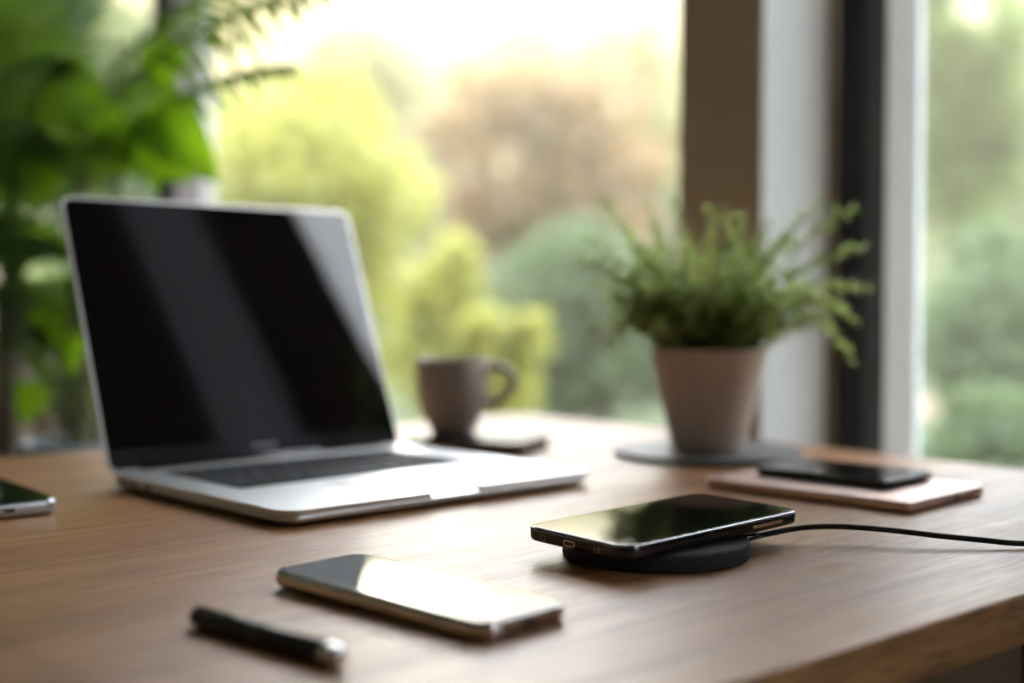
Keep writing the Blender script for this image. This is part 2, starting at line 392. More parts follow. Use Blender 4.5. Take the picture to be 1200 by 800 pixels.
# ------------------------------------------------------------------ laptop
def laptop():
    W, D, LH, HA = .3141, .271, .2564, 1.2089
    root = thing('laptop', 'open silver laptop with a black switched off screen', 'laptop', (-.1358, 1.0861, TZ), .7516)
    b = MB(); prof = [(.008, .0018), (.0035, .0024), (.0012, .0036), (.0002, .0050), (0, .0085)]
    b.slab(W, D, .016, prof); b.build('base', M['aluminium_edge'], root)
    # upper deck with the finger scoop in its front edge
    pts = rrect(W, D, .016, 8); out = []
    for i, p in enumerate(pts):
        out.append(p)
        if i == 26: out += [(-.0245, -D/2), (-.0225, -D/2 + .0120), (.0255, -D/2 + .0120), (.0275, -D/2)]
    d = MB(); d.loft([[(x, y, .0085) for x, y in out], [(x, y, .0129) for x, y in out]], smooth=False)
    dk = d.build('deck', M['aluminium'], root, .0004, 2); dk.data.materials.append(M['aluminium_edge'])
    for q in dk.data.polygons: q.material_index = 0 if abs(q.normal.z) > .5 else 1  # sides take the darker aluminium, painting in their shade
    sp = MB(); sp.add([(-.0247, -D/2 + .0002, .0086), (.0277, -D/2 + .0002, .0086), (.0258, -D/2 + .0122, .0127), (-.0228, -D/2 + .0122, .0127),
                       (-.0247, -D/2 + .0002, .0080), (.0277, -D/2 + .0002, .0080), (.0258, -D/2 + .0122, .0080), (-.0228, -D/2 + .0122, .0080)],
                      [(0, 1, 2, 3), (7, 6, 5, 4), (4, 5, 1, 0), (5, 6, 2, 1), (6, 7, 3, 2), (7, 4, 0, 3)], False)
    sp.build('finger_scoop', M['aluminium'], root)
    kb = MB(); kb.slab(.240, .124, .004, [(0, .01285), (0, .0132)], -.0035, .0395); kbo = kb.build('keyboard', M['key_tray'], root)
    rows = [(14, .0095), (14, .0175), (14, .0175), (13, .0175), (12, .0175), (0, .0175)]
    y = .0395 + .062 - .003
    def key(w, l):
        k = MB(); k.slab(w, l, .0016, [(0, .0132), (0, .0139), (.0004, .0142)], 0, 0, 3); return k
    cache = {}
    def put(x, yy, w, l):
        kk = (round(w, 5), round(l, 5))
        if kk not in cache:
            o = key(w, l).build('key', M['keys'], kbo); cache[kk] = o
        else:
            o = cache[kk].copy(); sc.collection.objects.link(o); o.parent = kbo
        o.location = (x, yy, 0)
    X0, XW, gap = -.0035 - .117, .234, .0032
    for n, hgt in rows:
        yc = y - hgt / 2
        if n:
            pat = {14: [1.0] * 13 + [1.5], 13: [1.6] + [1.0] * 11 + [1.7], 12: [2.2] + [1.0] * 10 + [2.2]}[n]
        else: pat = [1, 1, 1, 1.25, 5.5, 1.25, 1, 1, 1, 1]
        unit = (XW - gap * (len(pat) - 1)) / sum(pat); x = X0
        for w in pat:
            put(x + w * unit / 2, yc, w * unit, hgt); x += w * unit + gap
        y -= hgt + gap * .85
    tp = MB(); tp.slab(.118, .074, .004, [(0, .01285), (0, .0130)], -.001, -.075); tp.build('trackpad', M['aluminium_edge'], root)
    for yy in (.108, .092, .064):
        p = MB(); p.slab(.0095 if yy > .06 else .015, .0036, .0017, [(0, 0), (0, .0006)], 0, 0, 5)
        o = p.build('port', M['port'], root); o.rotation_euler = (R(90), 0, R(-90)); o.location = (-W/2 + .0004, yy, .0076)
    for sx in (-1, 1):
        for sy in (-1, 1):
            q = MB(); q.lathe([(.0075, 0), (.0085, .0006), (.0085, .0026)], 20, sx * (W/2 - .03), sy * (D/2 - .03)); q.build('foot', M['rubber'], root)
    h = MB(); h.tube([(-W/2 + .03, D/2 - .002, .0125), (W/2 - .03, D/2 - .002, .0125)], .0042, 16); h.build('hinge', M['chin'], root)
    # lid: built flat (x width, y up the lid, z out of the screen) and tilted about the hinge line
    lid = MB(); lid.slab(W, LH, .010, [(.0012, -.0038), (.0003, -.0032), (0, -.0024), (0, -.0005), (.0004, 0)], 0, LH / 2)
    lo = lid.build('lid', M['aluminium_edge'], root); lo.location = (0, D/2, .0129); lo.rotation_euler = (HA, 0, 0)
    s = MB(); s.slab(W - .0050, LH - .0038, .0078, [(0, -.0002), (0, .0004), (.0003, .0006)], 0, LH / 2 - .0008); s.build('screen', M['screen'], lo)
    c = MB(); c.slab(W - .0068, .0150, .003, [(0, .0006), (0, .00075)], 0, .0100); c.build('bezel', M['chin'], lo)
    lg = MB(); x = -.0125
    for w in (.0036, .0026, .0026, .0028, .0026, .0026, .0024):     # small grey maker's word, not legible in the photo
        if w > .003:
            lg.box((x, .0095, .00075), (x + .0008, .0140, .0009)); lg.box((x + w - .0008, .0095, .00075), (x + w, .0140, .0009)); lg.box((x + .0008, .0115, .00075), (x + w - .0008, .0130, .0009))
        else:
            lg.box((x, .0095, .00075), (x + .0007, .0128, .0009)); lg.box((x + w - .0007, .0095, .00075), (x + w, .0128, .0009)); lg.box((x + .0007, .0120, .00075), (x + w - .0007, .0128, .0009)); lg.box((x + .0007, .0095, .00075), (x + w - .0007, .0102, .0009))
        x += w + .0008
    lg.build('lettering', M['grey_print'], lo)
laptop()

# ------------------------------------------------------------------ phones
def slot(name, w, l, r, m, parent, loc, rot, h=.0005):
    p = MB(); p.slab(w, l, r, [(0, 0), (0, h)], 0, 0, 5); o = p.build(name, m, parent); o.location = loc; o.rotation_euler = rot; return o

def silver_phone():
    pw, pl, th = .0655, .1680, .0094
    root = thing('smartphone', 'silver edged phone lying face up in front beside the pen, half its screen glaring white', 'phone', (-.0526, .6706, TZ + .00092), .813)
    root.rotation_euler = (R(.62), 0, .813)   # rests on its camera bump
    b = MB(); b.slab(pw, pl, .0115, round_prof(0, th - .0006, .0034, 6, .0026), 0, 0, 10); bo = b.build('body', M['steel'], root)
    g = MB(); g.slab(pw - .0034, pl - .0034, .0098, [(0, th - .0012), (0, th - .0004), (.0005, th - .0001), (.0012, th)], 0, 0, 10); g.build('screen', M['glass_black'], root)
    slot('charging_port', .0090, .0030, .0014, M['port'], bo, (0, -pl/2 + .0003, th * .47), (R(90), 0, 0))
    for k in (-3, -2, -1, 1, 2, 3):
        pass
    for x in (-.017, -.0145, -.012, .012, .0145, .017):
        slot('speaker_hole', .0012, .0012, .0006, M['port'], bo, (x, -pl/2 + .0003, th * .47), (R(90), 0, 0))
    for sx in (-1,):
        a = MB(); a.slab(.0012, .0052, .0003, [(0, 0), (0, .0004)]); o = a.build('antenna_line', M['antenna'], bo); o.location = (sx * (pw/2 - .0125), -pl/2 + .0001, th * .47); o.rotation_euler = (R(90), 0, 0)
    slot('side_button', .0022, .011, .001, M['steel'], bo, (-pw/2 + .0002, .040, th * .5), (0, R(-90), 0), .0006)
    c = MB(); c.lathe([(.0070, -.0016), (.0078, -.0010), (.0078, .0006)], 24, -.018, pl/2 - .018); c.build('camera_bump', M['glass_black'], root)
    c = MB(); c.slab(.010, .0012, .0006, [(0, th - .00005), (0, th + .00005)], 0, pl/2 - .0055); c.build('earpiece', M['port'], root)
silver_phone()

def charger():
    r, H = .0587, .0112
    root = thing('wireless_charger', 'round charcoal fabric charging pad under the black phone', 'charger', (.0905, .7985, TZ))
    b = MB(); b.lathe([(r - .002, 0), (r - .0008, .0003), (r - .0002, .0009), (r, .002), (r, H - .0022), (r - .0006, H - .0009), (r - .002, H - .0002), (r - .004, H)], 96); b.build('body', M['fabric'], root)
    t = MB(); t.lathe([(.040, H), (.040, H + .0003), (.038, H + .0004), (.030, H + .0004), (.030, H)], 64, 0, 0, False, False); t.build('grip_ring', M['rubber'], root)
    f = MB(); f.lathe([(r - .012, -.0), (r - .012, .0006)], 48); f.build('rubber_foot', M['rubber'], root)
charger()

def cable():
    pts = [(.1435, .8215, .0052), (.1549, .8262, .0056), (.1714, .8330, .0070), (.1861, .8369, .0090), (.2029, .8370, .0105), (.2250, .8349, .0105), (.2515, .8300, .0090),
           (.2770, .8235, .0070), (.3038, .8194, .0050), (.3306, .8174, .0030), (.38, .823, .0022), (.44, .85, .0020), (.50, .90, .0020), (.545, .962, .0020)]
    o = bpy.data.objects.new('x', None); bpy.data.objects.remove(o)
    # smooth by Catmull-Rom
    P = [Vector(p) for p in pts]; S = []
    for i in range(len(P) - 1):
        a, b, c, d = P[max(i - 1, 0)], P[i], P[i + 1], P[min(i + 2, len(P) - 1)]
        for k in range(6):
            t = k / 6
            S.append(.5 * ((2 * b) + (c - a) * t + (2 * a - 5 * b + 4 * c - d) * t * t + (3 * b - a - 3 * c + d) * t ** 3))
    S.append(P[-1])
    root = thing('charging_cable', 'black charging cable running across the desk from the charging pad', 'cable', (.1435, .8215, TZ))
    off = Vector((.1435, .8215, 0))
    m = MB(); m.tube([p - off for p in S], .0019, 12); m.build('cord', M['rubber'], root)
    q = MB(); q.tube([S[0] - off, S[3] - off, S[6] - off, S[9] - off], [.0031, .0031, .0028, .0021], 14); q.build('strain_relief', M['black_gloss'], root)
cable()

def black_phone():
    pw, pl, th = .0895, .1670, .0092
    root = thing('smartphone', 'glossy black phone resting on the round charging pad', 'phone', (.0987, .8103, TZ + .0126), -.8582)
    root.rotation_euler = (R(1.3), R(.7), -.8582)
    b = MB(); b.slab(pw, pl, .0125, round_prof(0, th - .0008, .0032, 6, .0026), 0, 0, 10); bo = b.build('body', M['black_gloss'], root)
    r = MB(); r.slab(pw + .0002, pl + .0002, .0126, [(.0012, th - .0020), (.0001, th - .0024), (.0001, th - .0014), (.0012, th - .0005)], 0, 0, 10); r.build('rim', M['dark_chrome'], root)
    g = MB(); g.slab(pw - .0028, pl - .0028, .0115, [(0, th - .0012), (0, th - .0004), (.0006, th - .0001), (.0014, th)], 0, 0, 10); g.build('screen', M['glass_black'], root)
    e = (R(90), 0, 0); zc = th * .43
    o = slot('charging_port', .0100, .0036, .0017, M['chrome'], bo, (-.002, -pl/2 + .0002, zc), e, .0004)
    slot('port_recess', .0084, .0022, .0010, M['port'], o, (0, 0, .0002), (0, 0, 0), .0004)
    for x in (-.0255, .0215):
        slot('speaker_hole', .0052, .0036, .0017, M['dark_chrome'], bo, (x, -pl/2 + .0002, zc), e, .0003)
        slot('screw', .0018, .0026, .0008, M['port'], bo, (x, -pl/2 - .0001, zc), e, .0004)
    slot('side_button', .0020, .030, .0009, M['chrome'], bo, (pw/2 - .0003, .046, th * .5), (0, R(90), 0), .0008)
black_phone()

def left_phone():
    # corner nearest the laptop at (-.345,.952); runs away to the left of the frame
    e1 = Vector((-.78, -.63)).normalized(); e2 = Vector((-.632, .775)).normalized()
    pw, pl, th = .074, .150, .0125
    c = Vector((-.3375, .947)) + e1 * pw / 2 + e2 * pl / 2
    rz = math.atan2(-e2.x, e2.y)
    root = thing('smartphone', 'silver phone at the left end of the desk with a dark screen', 'phone', (c.x, c.y, TZ), rz)
    b = MB(); b.slab(pw, pl, .010, round_prof(0, th - .0005, .0042, 6, .0036), 0, 0, 10); bo = b.build('body', M['grey_metal'], root)
    g = MB(); g.slab(pw - .0036, pl - .0036, .0085, [(0, th - .0012), (0, th - .0003), (.0008, th)], 0, 0, 10); g.build('screen', M['glass_black'], root)
    slot('charging_port', .0085, .0028, .0013, M['port'], bo, (0, -pl/2 + .0003, th * .47), (R(90), 0, 0))
    slot('side_button', .0020, .006, .0008, M['chrome'], bo, (pw/2 - .0003, -pl/2 + .022, th * .5), (0, R(90), 0), .0006)
    t = MB()
    for k in range(7):                                           # faint rows on the display
        t.box((.006 - .018, -.055 + k * .010, th + .00002), (.006 - .018 + .012 + .004 * (k % 3), -.0525 + k * .010, th + .00006))
    t.build('screen_text', M['grey_print'], root)
left_phone()

# ------------------------------------------------------------------ pen
def pen():
    a = Vector((-.1561, .6230, .0050)); b = Vector((-.0755, .5515, .0050)); d = b - a; L_ = d.length
    root = thing('pen', 'short black pen with a chrome end lying at the front of the desk', 'pen', (a.x, a.y, TZ), math.atan2(d.y, d.x))
    r = .0053
    m = MB(); m.tube([(x, 0, r) for x in (-.001, 0, .001, .003, .045, .046, .047, L_ - .008)], [.0028, .0039, .0046, .0050, .0053, .0050, .0053, .0053], 24); m.build('barrel', M['pen'], root)
    m = MB(); m.tube([(x, 0, r) for x in (L_ - .008, L_ - .0072, L_ - .002, L_ + .0004, L_ + .0014)], [.0053, .0051, .0051, .0045, .0028], 24); m.build('end_cap', M['chrome'], root)
    m = MB(); m.tube([(-.0035, 0, r), (-.002, 0, r), (-.0008, 0, r)], [.0010, .0016, .0024], 16); m.build('tip', M['chrome'], root)
    m = MB(); m.slab(.030, .0016, .0007, [(0, 0), (0, .0006), (.0002, .0008)], .013, 0); o = m.build('clip', M['pen'], root); o.location = (.004, 0, 2 * r - .0004)
pen()

# ------------------------------------------------------------------ tablet and phone on it
def rose_tablet():
    w, l, th = .1900, .1280, .0090
    root = thing('tablet', 'rose gold tablet lying face down in front of the potted plant', 'tablet', (.2745, 1.056, TZ), -.795)
    b = MB(); b.slab(w, l, .008, round_prof(0, th, .0036, 6, .0022), 0, 0, 8); bo = b.build('body', M['rose'], root)
    c = MB(); c.lathe([(.0036, th - .0002), (.0036, th + .0006), (.0028, th + .0007)], 24, -w/2 + .011, -l/2 + .011); co = c.build('camera', M['chrome'], root)
    c = MB(); c.lathe([(.0022, th + .0006), (.0022, th + .0008)], 20, -w/2 + .011, -l/2 + .011); c.build('lens', M['glass_black'], co)
    slot('charging_port', .009, .0028, .0013, M['port'], bo, (w/2 - .0003, .012, th * .45), (R(90), 0, R(90)))
    slot('side_button', .016, .0030, .0012, M['steel'], bo, (w/2 - .0003, .030, th * .5), (R(90), 0, R(90)), .0007)
    s = MB(); s.slab(w - .004, l - .004, .006, [(.0004, -.0), (0, .0003)]); s.build('screen', M['glass_black'], root)
rose_tablet()
def dark_phone():
    w, l, th = .1232, .0800, .0075
    root = thing('smartphone', 'slim black phone lying on top of the rose gold tablet', 'phone', (.2794, 1.0700, TZ + .0098), -.7885)
    b = MB(); b.slab(w, l, .006, round_prof(0, th - .0005, .0026, 5, .0018), 0, 0, 8); bo = b.build('body', M['black_gloss'], root)
    s = MB(); s.slab(w - .003, l - .003, .005, [(0, th - .001), (0, th - .0003), (.0006, th)], 0, 0, 8); s.build('screen', M['glass_black'], root)
    k = MB(); k.lathe([(.0034, th - .0001), (.0034, th + .0002), (.0026, th + .0003)], 24, -.005, -l/2 + .007); k.build('home_button', M['chrome'], root)
    slot('charging_port', .008, .0026, .0012, M['port'], bo, (w/2 - .0003, 0, th * .45), (R(90), 0, R(90)))
dark_phone()

# ------------------------------------------------------------------ mug on a notebook
def notebook():
    root = thing('notebook', 'small black notebook lying under the coffee mug behind the laptop', 'notebook', (-.0340, 1.352, TZ), R(-22))
    L_, D_, H = .128, .092, .0130
    p = MB(); p.box((-L_/2 + .001, -D_/2 + .002, .0012), (L_/2 - .0025, D_/2 - .002, H - .0025)); p.build('page_block', M['pages'], root)
    c = MB(); c.slab(L_, D_, .004, [(0, H - .0026), (0, H - .0004), (.0005, H)]); c.build('front_cover', M['book'], root)
    c = MB(); c.slab(L_, D_, .004, [(.0004, 0), (0, .0004), (0, .0014)]); c.build('back_cover', M['book'], root)
    c = MB(); c.box((-L_/2 - .0002, -D_/2, .0012), (-L_/2 + .0018, D_/2, H - .0022)); c.build('spine', M['book'], root)
notebook()
def mug():
    root = thing('coffee_mug', 'grey brown coffee mug standing on the small black notebook', 'mug', (-.0640, 1.380, TZ + .0131))
    out = [(.0195, 0), (.0225, .0006), (.0240, .0022), (.0262, .008), (.0318, .019), (.0360, .031), (.0382, .043), (.0392, .055), (.0398, .068), (.0402, .0805), (.0398, .0822)]
    inn = [(.0385, .0822), (.0378, .0805), (.0372, .066), (.0360, .050), (.0335, .034), (.028, .020), (.020, .0060), (.008, .0050)]
    b = MB(); b.lathe(out + inn, 64); b.build('body', M['mug'], root)
    c = MB(); c.lathe([(.0365, .0600), (.0366, .0610)], 48); c.build('coffee', M['coffee'], root)
    a = R(-12)
    pts = [(.0385, .0705), (.046, .0735), (.0555, .0725), (.0635, .0660), (.0660, .0565), (.0620, .0470), (.0530, .0395), (.0440, .0365), (.0355, .0360)]
    P = [Vector((x * math.cos(a), x * math.sin(a), z)) for x, z in pts]; S = []
    for i in range(len(P) - 1):
        p0, p1, p2, p3 = P[max(i - 1, 0)], P[i], P[i + 1], P[min(i + 2, len(P) - 1)]
        for k in range(4):
            t = k / 4; S.append(.5 * ((2 * p1) + (p2 - p0) * t + (2 * p0 - 5 * p1 + 4 * p2 - p3) * t * t + (3 * p1 - p0 - 3 * p2 + p3) * t ** 3))
    S.append(P[-1]); h = MB(); h.tube(S, .0048, 14); h.build('handle', M['mug'], root)
mug()

# ------------------------------------------------------------------ potted herb on a coaster
def coaster():
    root = thing('coaster', 'round slate grey plate under the potted herb', 'coaster', (.2005, 1.300, TZ))
    b = MB(); b.lathe([(.088, 0), (.092, .0008), (.0955, .0030), (.0965, .0050), (.0955, .0060), (.092, .0058), (.088, .0050)], 80); b.build('plate', M['slate'], root)
    f = MB(); f.lathe([(.060, 0), (.060, .0006)], 48); f.build('felt_pad', M['rubber'], root)
coaster()
def leaflet(mb, p, d, up, ln, wd, bend):
    """small pointed leaf from p along d"""
    d = d.normalized(); s = d.cross(up)
    if s.length < 1e-4: s = d.cross(Vector((1, 0, 0)))
    s.normalize(); n = s.cross(d)
    q = [p, p + d * ln * .35 + s * wd * .5 + n * bend * ln * .15, p + d * ln * .75 + s * wd * .38 - n * bend * ln * .05, p + d * ln - n * bend * ln * .25,
         p + d * ln * .75 - s * wd * .38 - n * bend * ln * .05, p + d * ln * .35 - s * wd * .5 + n * bend * ln * .15, p + d * ln * .5 - n * bend * ln * .06]
    mb.add(q, [(0, 1, 6), (1, 2, 6), (2, 3, 6), (3, 4, 6), (4, 5, 6), (5, 0, 6)])
def herb():
    rng = random.Random(5)
    root = thing('potted_herb', 'small leafy green herb in a tapered taupe pot', 'potted plant', (.2005, 1.300, TZ + .0055))
    H = .1045
    out = [(.034, 0), (.036, .0005), (.0372, .002), (.0595, H - .004), (.0608, H - .001), (.0604, H), (.0570, H), (.0560, H - .002), (.0530, H - .013), (.052, H - .013)]
    b = MB(); b.lathe(out, 72); b.build('pot', M['pot'], root)
    s = MB(); s.lathe([(.0520, H - .016), (.0520, H - .012), (.030, H - .008), (.010, H - .006)], 40); s.build('soil', M['soil'], root)
    base = Vector((.2005, 1.300, TZ + .0055 + H))
    def sprig(tip, ctrl_up, n, lmin, lmax, droop=0):
        r0 = rng.uniform(0, .034); a0 = rng.uniform(0, 6.28)
        t = Vector(tip); st = Vector((.55 * max(-.05, min(.05, t.x * .35)) + r0 * math.cos(a0), .5 * max(-.05, min(.05, t.y * .35)) + r0 * math.sin(a0), H - .010))
        c = st.lerp(t, .45) + Vector((0, 0, ctrl_up))
        P = bez(st, c, t, n)
        for p in P: p += Vector((rng.gauss(0, .0015), rng.gauss(0, .0015), rng.gauss(0, .001)))
        m = MB(); m.tube(P, [.0011 * (1 - .65 * k / n) for k in range(n + 1)], 5); stem = m.build('sprig', M['fern_stem'], root)
        f = MB()
        for k in range(max(2, int(n * .12)), n + 1):
            tg = (P[min(k + 1, n)] - P[max(k - 1, 0)]).normalized()
            sd = tg.cross(Vector((0, 0, 1)))
            if sd.length < .1: sd = Vector((1, 0, 0))
            sd.normalize()
            tw = rng.uniform(0, 3.14)
            for sg in (-1, 1, .0):
                if sg == 0 and rng.random() < .5: continue
                ln = rng.uniform(lmin, lmax) * (1 - .35 * (k / n) ** 2)
                q = Matrix.Rotation(tw + sg, 3, tg) @ sd
                dd = (tg * rng.uniform(.35, .8) + q * (sg if sg else rng.uniform(-.6, .6)) + Vector((0, 0, rng.uniform(-.15, .35) - droop * .4)))
                leaflet(f, P[k], dd, Vector((rng.gauss(0, .4), rng.gauss(0, .4), 1)), ln, ln * rng.uniform(.42, .58), rng.uniform(.2, .8))
        f.build('leaves', M['fern'], stem)
    # long outer sprigs the photo shows, then the dense middle
    for (u, v, D, cu, dr) in ((706, 232, 1.27, .02, 0), (692, 283, 1.30, .03, 0), (686, 310, 1.26, .04, 0), (700, 330, 1.33, .045, .2), (712, 398, 1.25, .075, .8), (735, 268, 1.30, .02, 0),
                              (762, 242, 1.33, .01, 0), (790, 238, 1.28, .01, 0), (832, 240, 1.31, .01, 0), (872, 250, 1.27, .01, 0), (905, 262, 1.30, .015, 0), (930, 280, 1.33, .02, 0),
                              (1000, 246, 1.30, .06, .3), (965, 238, 1.27, .035, .1), (1012, 292, 1.28, .06, .3), (1013, 338, 1.30, .07, .6), (1003, 372, 1.27, .075, .7), (1000, 418, 1.29, .10, 1.0), (985, 360, 1.24, .06, .5), (955, 345, 1.20, .05, .3)):
        p = at(u, v, D) - root.location
        sprig(p, cu, 26, .011, .017, dr)
    for k in range(105):
        a = rng.uniform(0, 6.283); el = rng.uniform(.05, 1.0); rr = rng.uniform(.62, 1.0)
        x = math.cos(a) * math.sqrt(1 - el * el * .9) * .125 * rr; y = math.sin(a) * math.sqrt(1 - el * el * .9) * .11 * rr; z = H + .012 + el * .135 * rr
        sprig((x, y, z), .028, 20, .010, .016, .2)
herb()

# ------------------------------------------------------------------ indoor plants behind the desk
def frond_mesh(mb, P, ln, wd, rng, droop=.5, start=.15, n=34, side=None):
    """arching palm frond: rachis through curve P with hanging leaflets both sides"""
    N = len(P) - 1
    mb.tube(P, [.006 * (1 - .8 * k / N) for k in range(N + 1)], 6)
    for k in range(n):
        t = start + (1 - start) * (k + .5) / n; x = t * N; i = min(int(x), N - 1); p = P[i].lerp(P[i + 1], x - i)
        tg = (P[i + 1] - P[i]).normalized(); sd = tg.cross(Vector((0, 0, 1)))
        if sd.length < .1: sd = Vector((1, 0, 0))
        sd.normalize(); up = sd.cross(tg)
        env = (1 - t) * .25 + .75 * min(1, max(.0, 1.12 - t) * 2.6) ** .7
        for sg in (-1, 1):
            L_ = ln * env * rng.uniform(.85, 1.1)
            d = (tg * (.55 + .6 * t) + sd * sg * (.9 - .3 * t) + up * .25).normalized()
            q = [p]
            for j in range(1, 5):
                dd = (d + Vector((0, 0, -droop * (j / 4) ** 1.3))).normalized(); q.append(q[-1] + dd * L_ / 4)
            V = []
            for j, pt in enumerate(q):
                w = wd * (.5, 1, .9, .6, .06)[j] / 2
                wv = (tg * .8 + Vector((0, 0, .5))).normalized(); V += [pt - wv * w, pt + wv * w]
            mb.add(V, [(2*j, 2*j + 1, 2*j + 3, 2*j + 2) for j in range(4)])

def palm():
    rng = random.Random(11)
    base = at(8, 520, 1.95)
    root = thing('potted_palm', 'tall feathery palm standing behind the left end of the desk', 'potted palm', (base.x, base.y, 0))
    o = Vector(root.location)
    p = MB(); p.lathe([(.12, 0), (.125, .003), (.155, .30), (.158, .305), (.148, .305), (.142, .28)], 48); p.build('pot', M['planter'], root)
    s = MB(); s.lathe([(.143, .27), (.12, .285), (.05, .29)], 40); s.build('soil', M['soil'], root)
    crown = at(12, 330, 1.95) - o
    for dx, dy, r_, top in ((0, 0, .028, crown), (-.05, .03, .022, crown + Vector((-.06, .04, -.06))), (.025, .05, .012, crown + Vector((.03, .06, -.12)))):
        t = MB(); t.tube(bez((dx, dy, .27), (dx * 1.2 + .01, dy, .6), top, 14), [r_ * (1.15 - .3 * k / 14) for k in range(15)], 12); t.build('stem', M['bark'], root)
    # (root v offset, control pixel+depth, tip pixel+depth, leaflet length, droop)
    F = [((12, 320), (150, 0, 1.75), (385, -14, 1.55), .125, 3.0, 14), ((14, 330), (160, 80, 1.7), (342, 76, 1.55), .075, 2.6, 14), ((10, 300), (60, 60, 1.9), (110, -60, 1.85), .15, .5, 26),
         ((8, 300), (10, 80, 1.8), (-60, -20, 1.7), .22, .6, 30), ((8, 310), (30, 100, 1.6), (70, 70, 1.45), .13, .8, 26), ((6, 320), (-30, 120, 1.9), (-120, 60, 1.9), .22, .7, 30),
         ((10, 330), (60, 180, 2.1), (150, 90, 2.3), .18, .7, 28), ((10, 340), (30, 240, 1.7), (78, 300, 1.55), .12, .9, 26), ((8, 340), (-20, 230, 1.8), (-80, 280, 1.75), .2, .8, 28),
         ((12, 350), (50, 300, 1.9), (90, 380, 1.85), .14, .9, 26), ((10, 300), (60, -40, 2.0), (190, -160, 2.0), .20, .7, 30), ((14, 320), (140, -50, 1.85), (430, -75, 1.7), .15, 2.0, 24),
         ((8, 300), (-10, -60, 1.9), (-40, -200, 1.8), .24, .6, 32), ((12, 340), (-40, 180, 2.0), (30, 90, 2.2), .2, .7, 28), ((14, 330), (20, 130, 1.75), (40, 150, 1.5), .16, .8, 28),
         ((10, 345), (60, 250, 1.8), (100, 330, 1.65), .20, 1.1, 30), ((8, 400), (50, 380, 1.85), (95, 470, 1.75), .17, 1.1, 30), ((6, 360), (-30, 300, 1.8), (20, 420, 1.6), .2, 1.0, 28)]
    for (ru, rv), (cu, cv, cd), (tu, tv, td), ln, dr, nl in F:
        P = bez(at(ru, rv, 1.95) - o, at(cu, cv, cd) - o, at(tu, tv, td) - o, 22)
        m = MB(); frond_mesh(m, P, ln, .014, rng, dr, .25, nl); m.build('frond', M['palm'], root)
palm()

def broad_plant():
    rng = random.Random(3)
    c = at(98, 516, 1.72)
    root = thing('potted_foliage_plant', 'bright green broad leaved plant in a grey planter behind the laptop screen', 'potted plant', (c.x, c.y, 0))
    o = Vector(root.location); z = c.z
    p = MB(); p.lathe([(.06, 0), (.065, .003), (.07, .2), (.082, z - .03), (.085, z - .008), (.083, z), (.076, z), (.072, z - .02)], 56); p.build('planter', M['planter'], root)
    s = MB(); s.lathe([(.073, z - .03), (.06, z - .022), (.03, z - .018)], 40); s.build('soil', M['soil'], root)
    T = [(165, 130, 1.68, 255, 215, .085), (120, 100, 1.72, 95, 145, .085), (190, 110, 1.75, 205, 45, .075), (110, 160, 1.66, 150, 205, .09), (60, 190, 1.7, 40, 250, .07),
         (150, 165, 1.70, 225, 215, .08), (75, 120, 1.74, 55, 175, .08), (120, 250, 1.68, 160, 300, .07), (70, 360, 1.68, 45, 425, .06), (95, 385, 1.66, 85, 440, .06),
         (55, 455, 1.66, 25, 500, .05), (130, 190, 1.78, 185, 230, .085), (95, 140, 1.66, 130, 185, .08)]
    for (u, v, D, tu, tv, w) in T:
        st = Vector((rng.uniform(-.03, .03), rng.uniform(-.03, .03), z - .02)); j = at(u, v, D) - o; tip = at(tu, tv, D + rng.uniform(-.08, .04)) - o
        m = MB(); ctrl = st.lerp(j, .6); ctrl.z = max(j.z, st.z) * .55 + ctrl.z * .45
        m.tube(bez(st, ctrl, j, 12), [.0035 - .0015 * k / 12 for k in range(13)], 6); so = m.build('stem', M['fern_stem'], root)
        mid = j.lerp(tip, .5) + Vector((0, 0, .03)); P = bez(j, mid, tip, 10); V = []
        ax = (tip - j).normalized(); view = Vector((rng.gauss(0, .25), -1, .5 + rng.gauss(0, .2))); sd = ax.cross(view).normalized(); nn = sd.cross(ax)
        for k, q in enumerate(P):
            t = k / 10; wd = w * .5 * (math.sin(math.pi * min(1, t ** .75)) ** .8 + .01)
            for q_ in (-1, -.5, 0, .5, 1): V.append(q + sd * wd * q_ + nn * (abs(q_) * wd * .35))
        l = MB(); l.add(V, [(k*5 + i, k*5 + i + 1, k*5 + i + 6, k*5 + i + 5) for k in range(10) for i in range(4)]); l.build('leaf', M['broad'], so)
broad_plant()

# ------------------------------------------------------------------ garden
GZ = -.20
def ground():
    b = MB(); b.box((-45, 0.3, GZ - .1), (45, 60, GZ))
    o = b.build('ground', M['grass']); o.matrix_world = Matrix.Translation(W0) @ Matrix.Rotation(wall_rot, 4, 'Z'); struct(o)
    g = MB(); g.prism([(2.2, 12.1), (14, 9.0), (14.5, 10.6), (3.0, 14.0)], GZ, GZ + .02); struct(g.build('garden_path', M['path']))
ground()

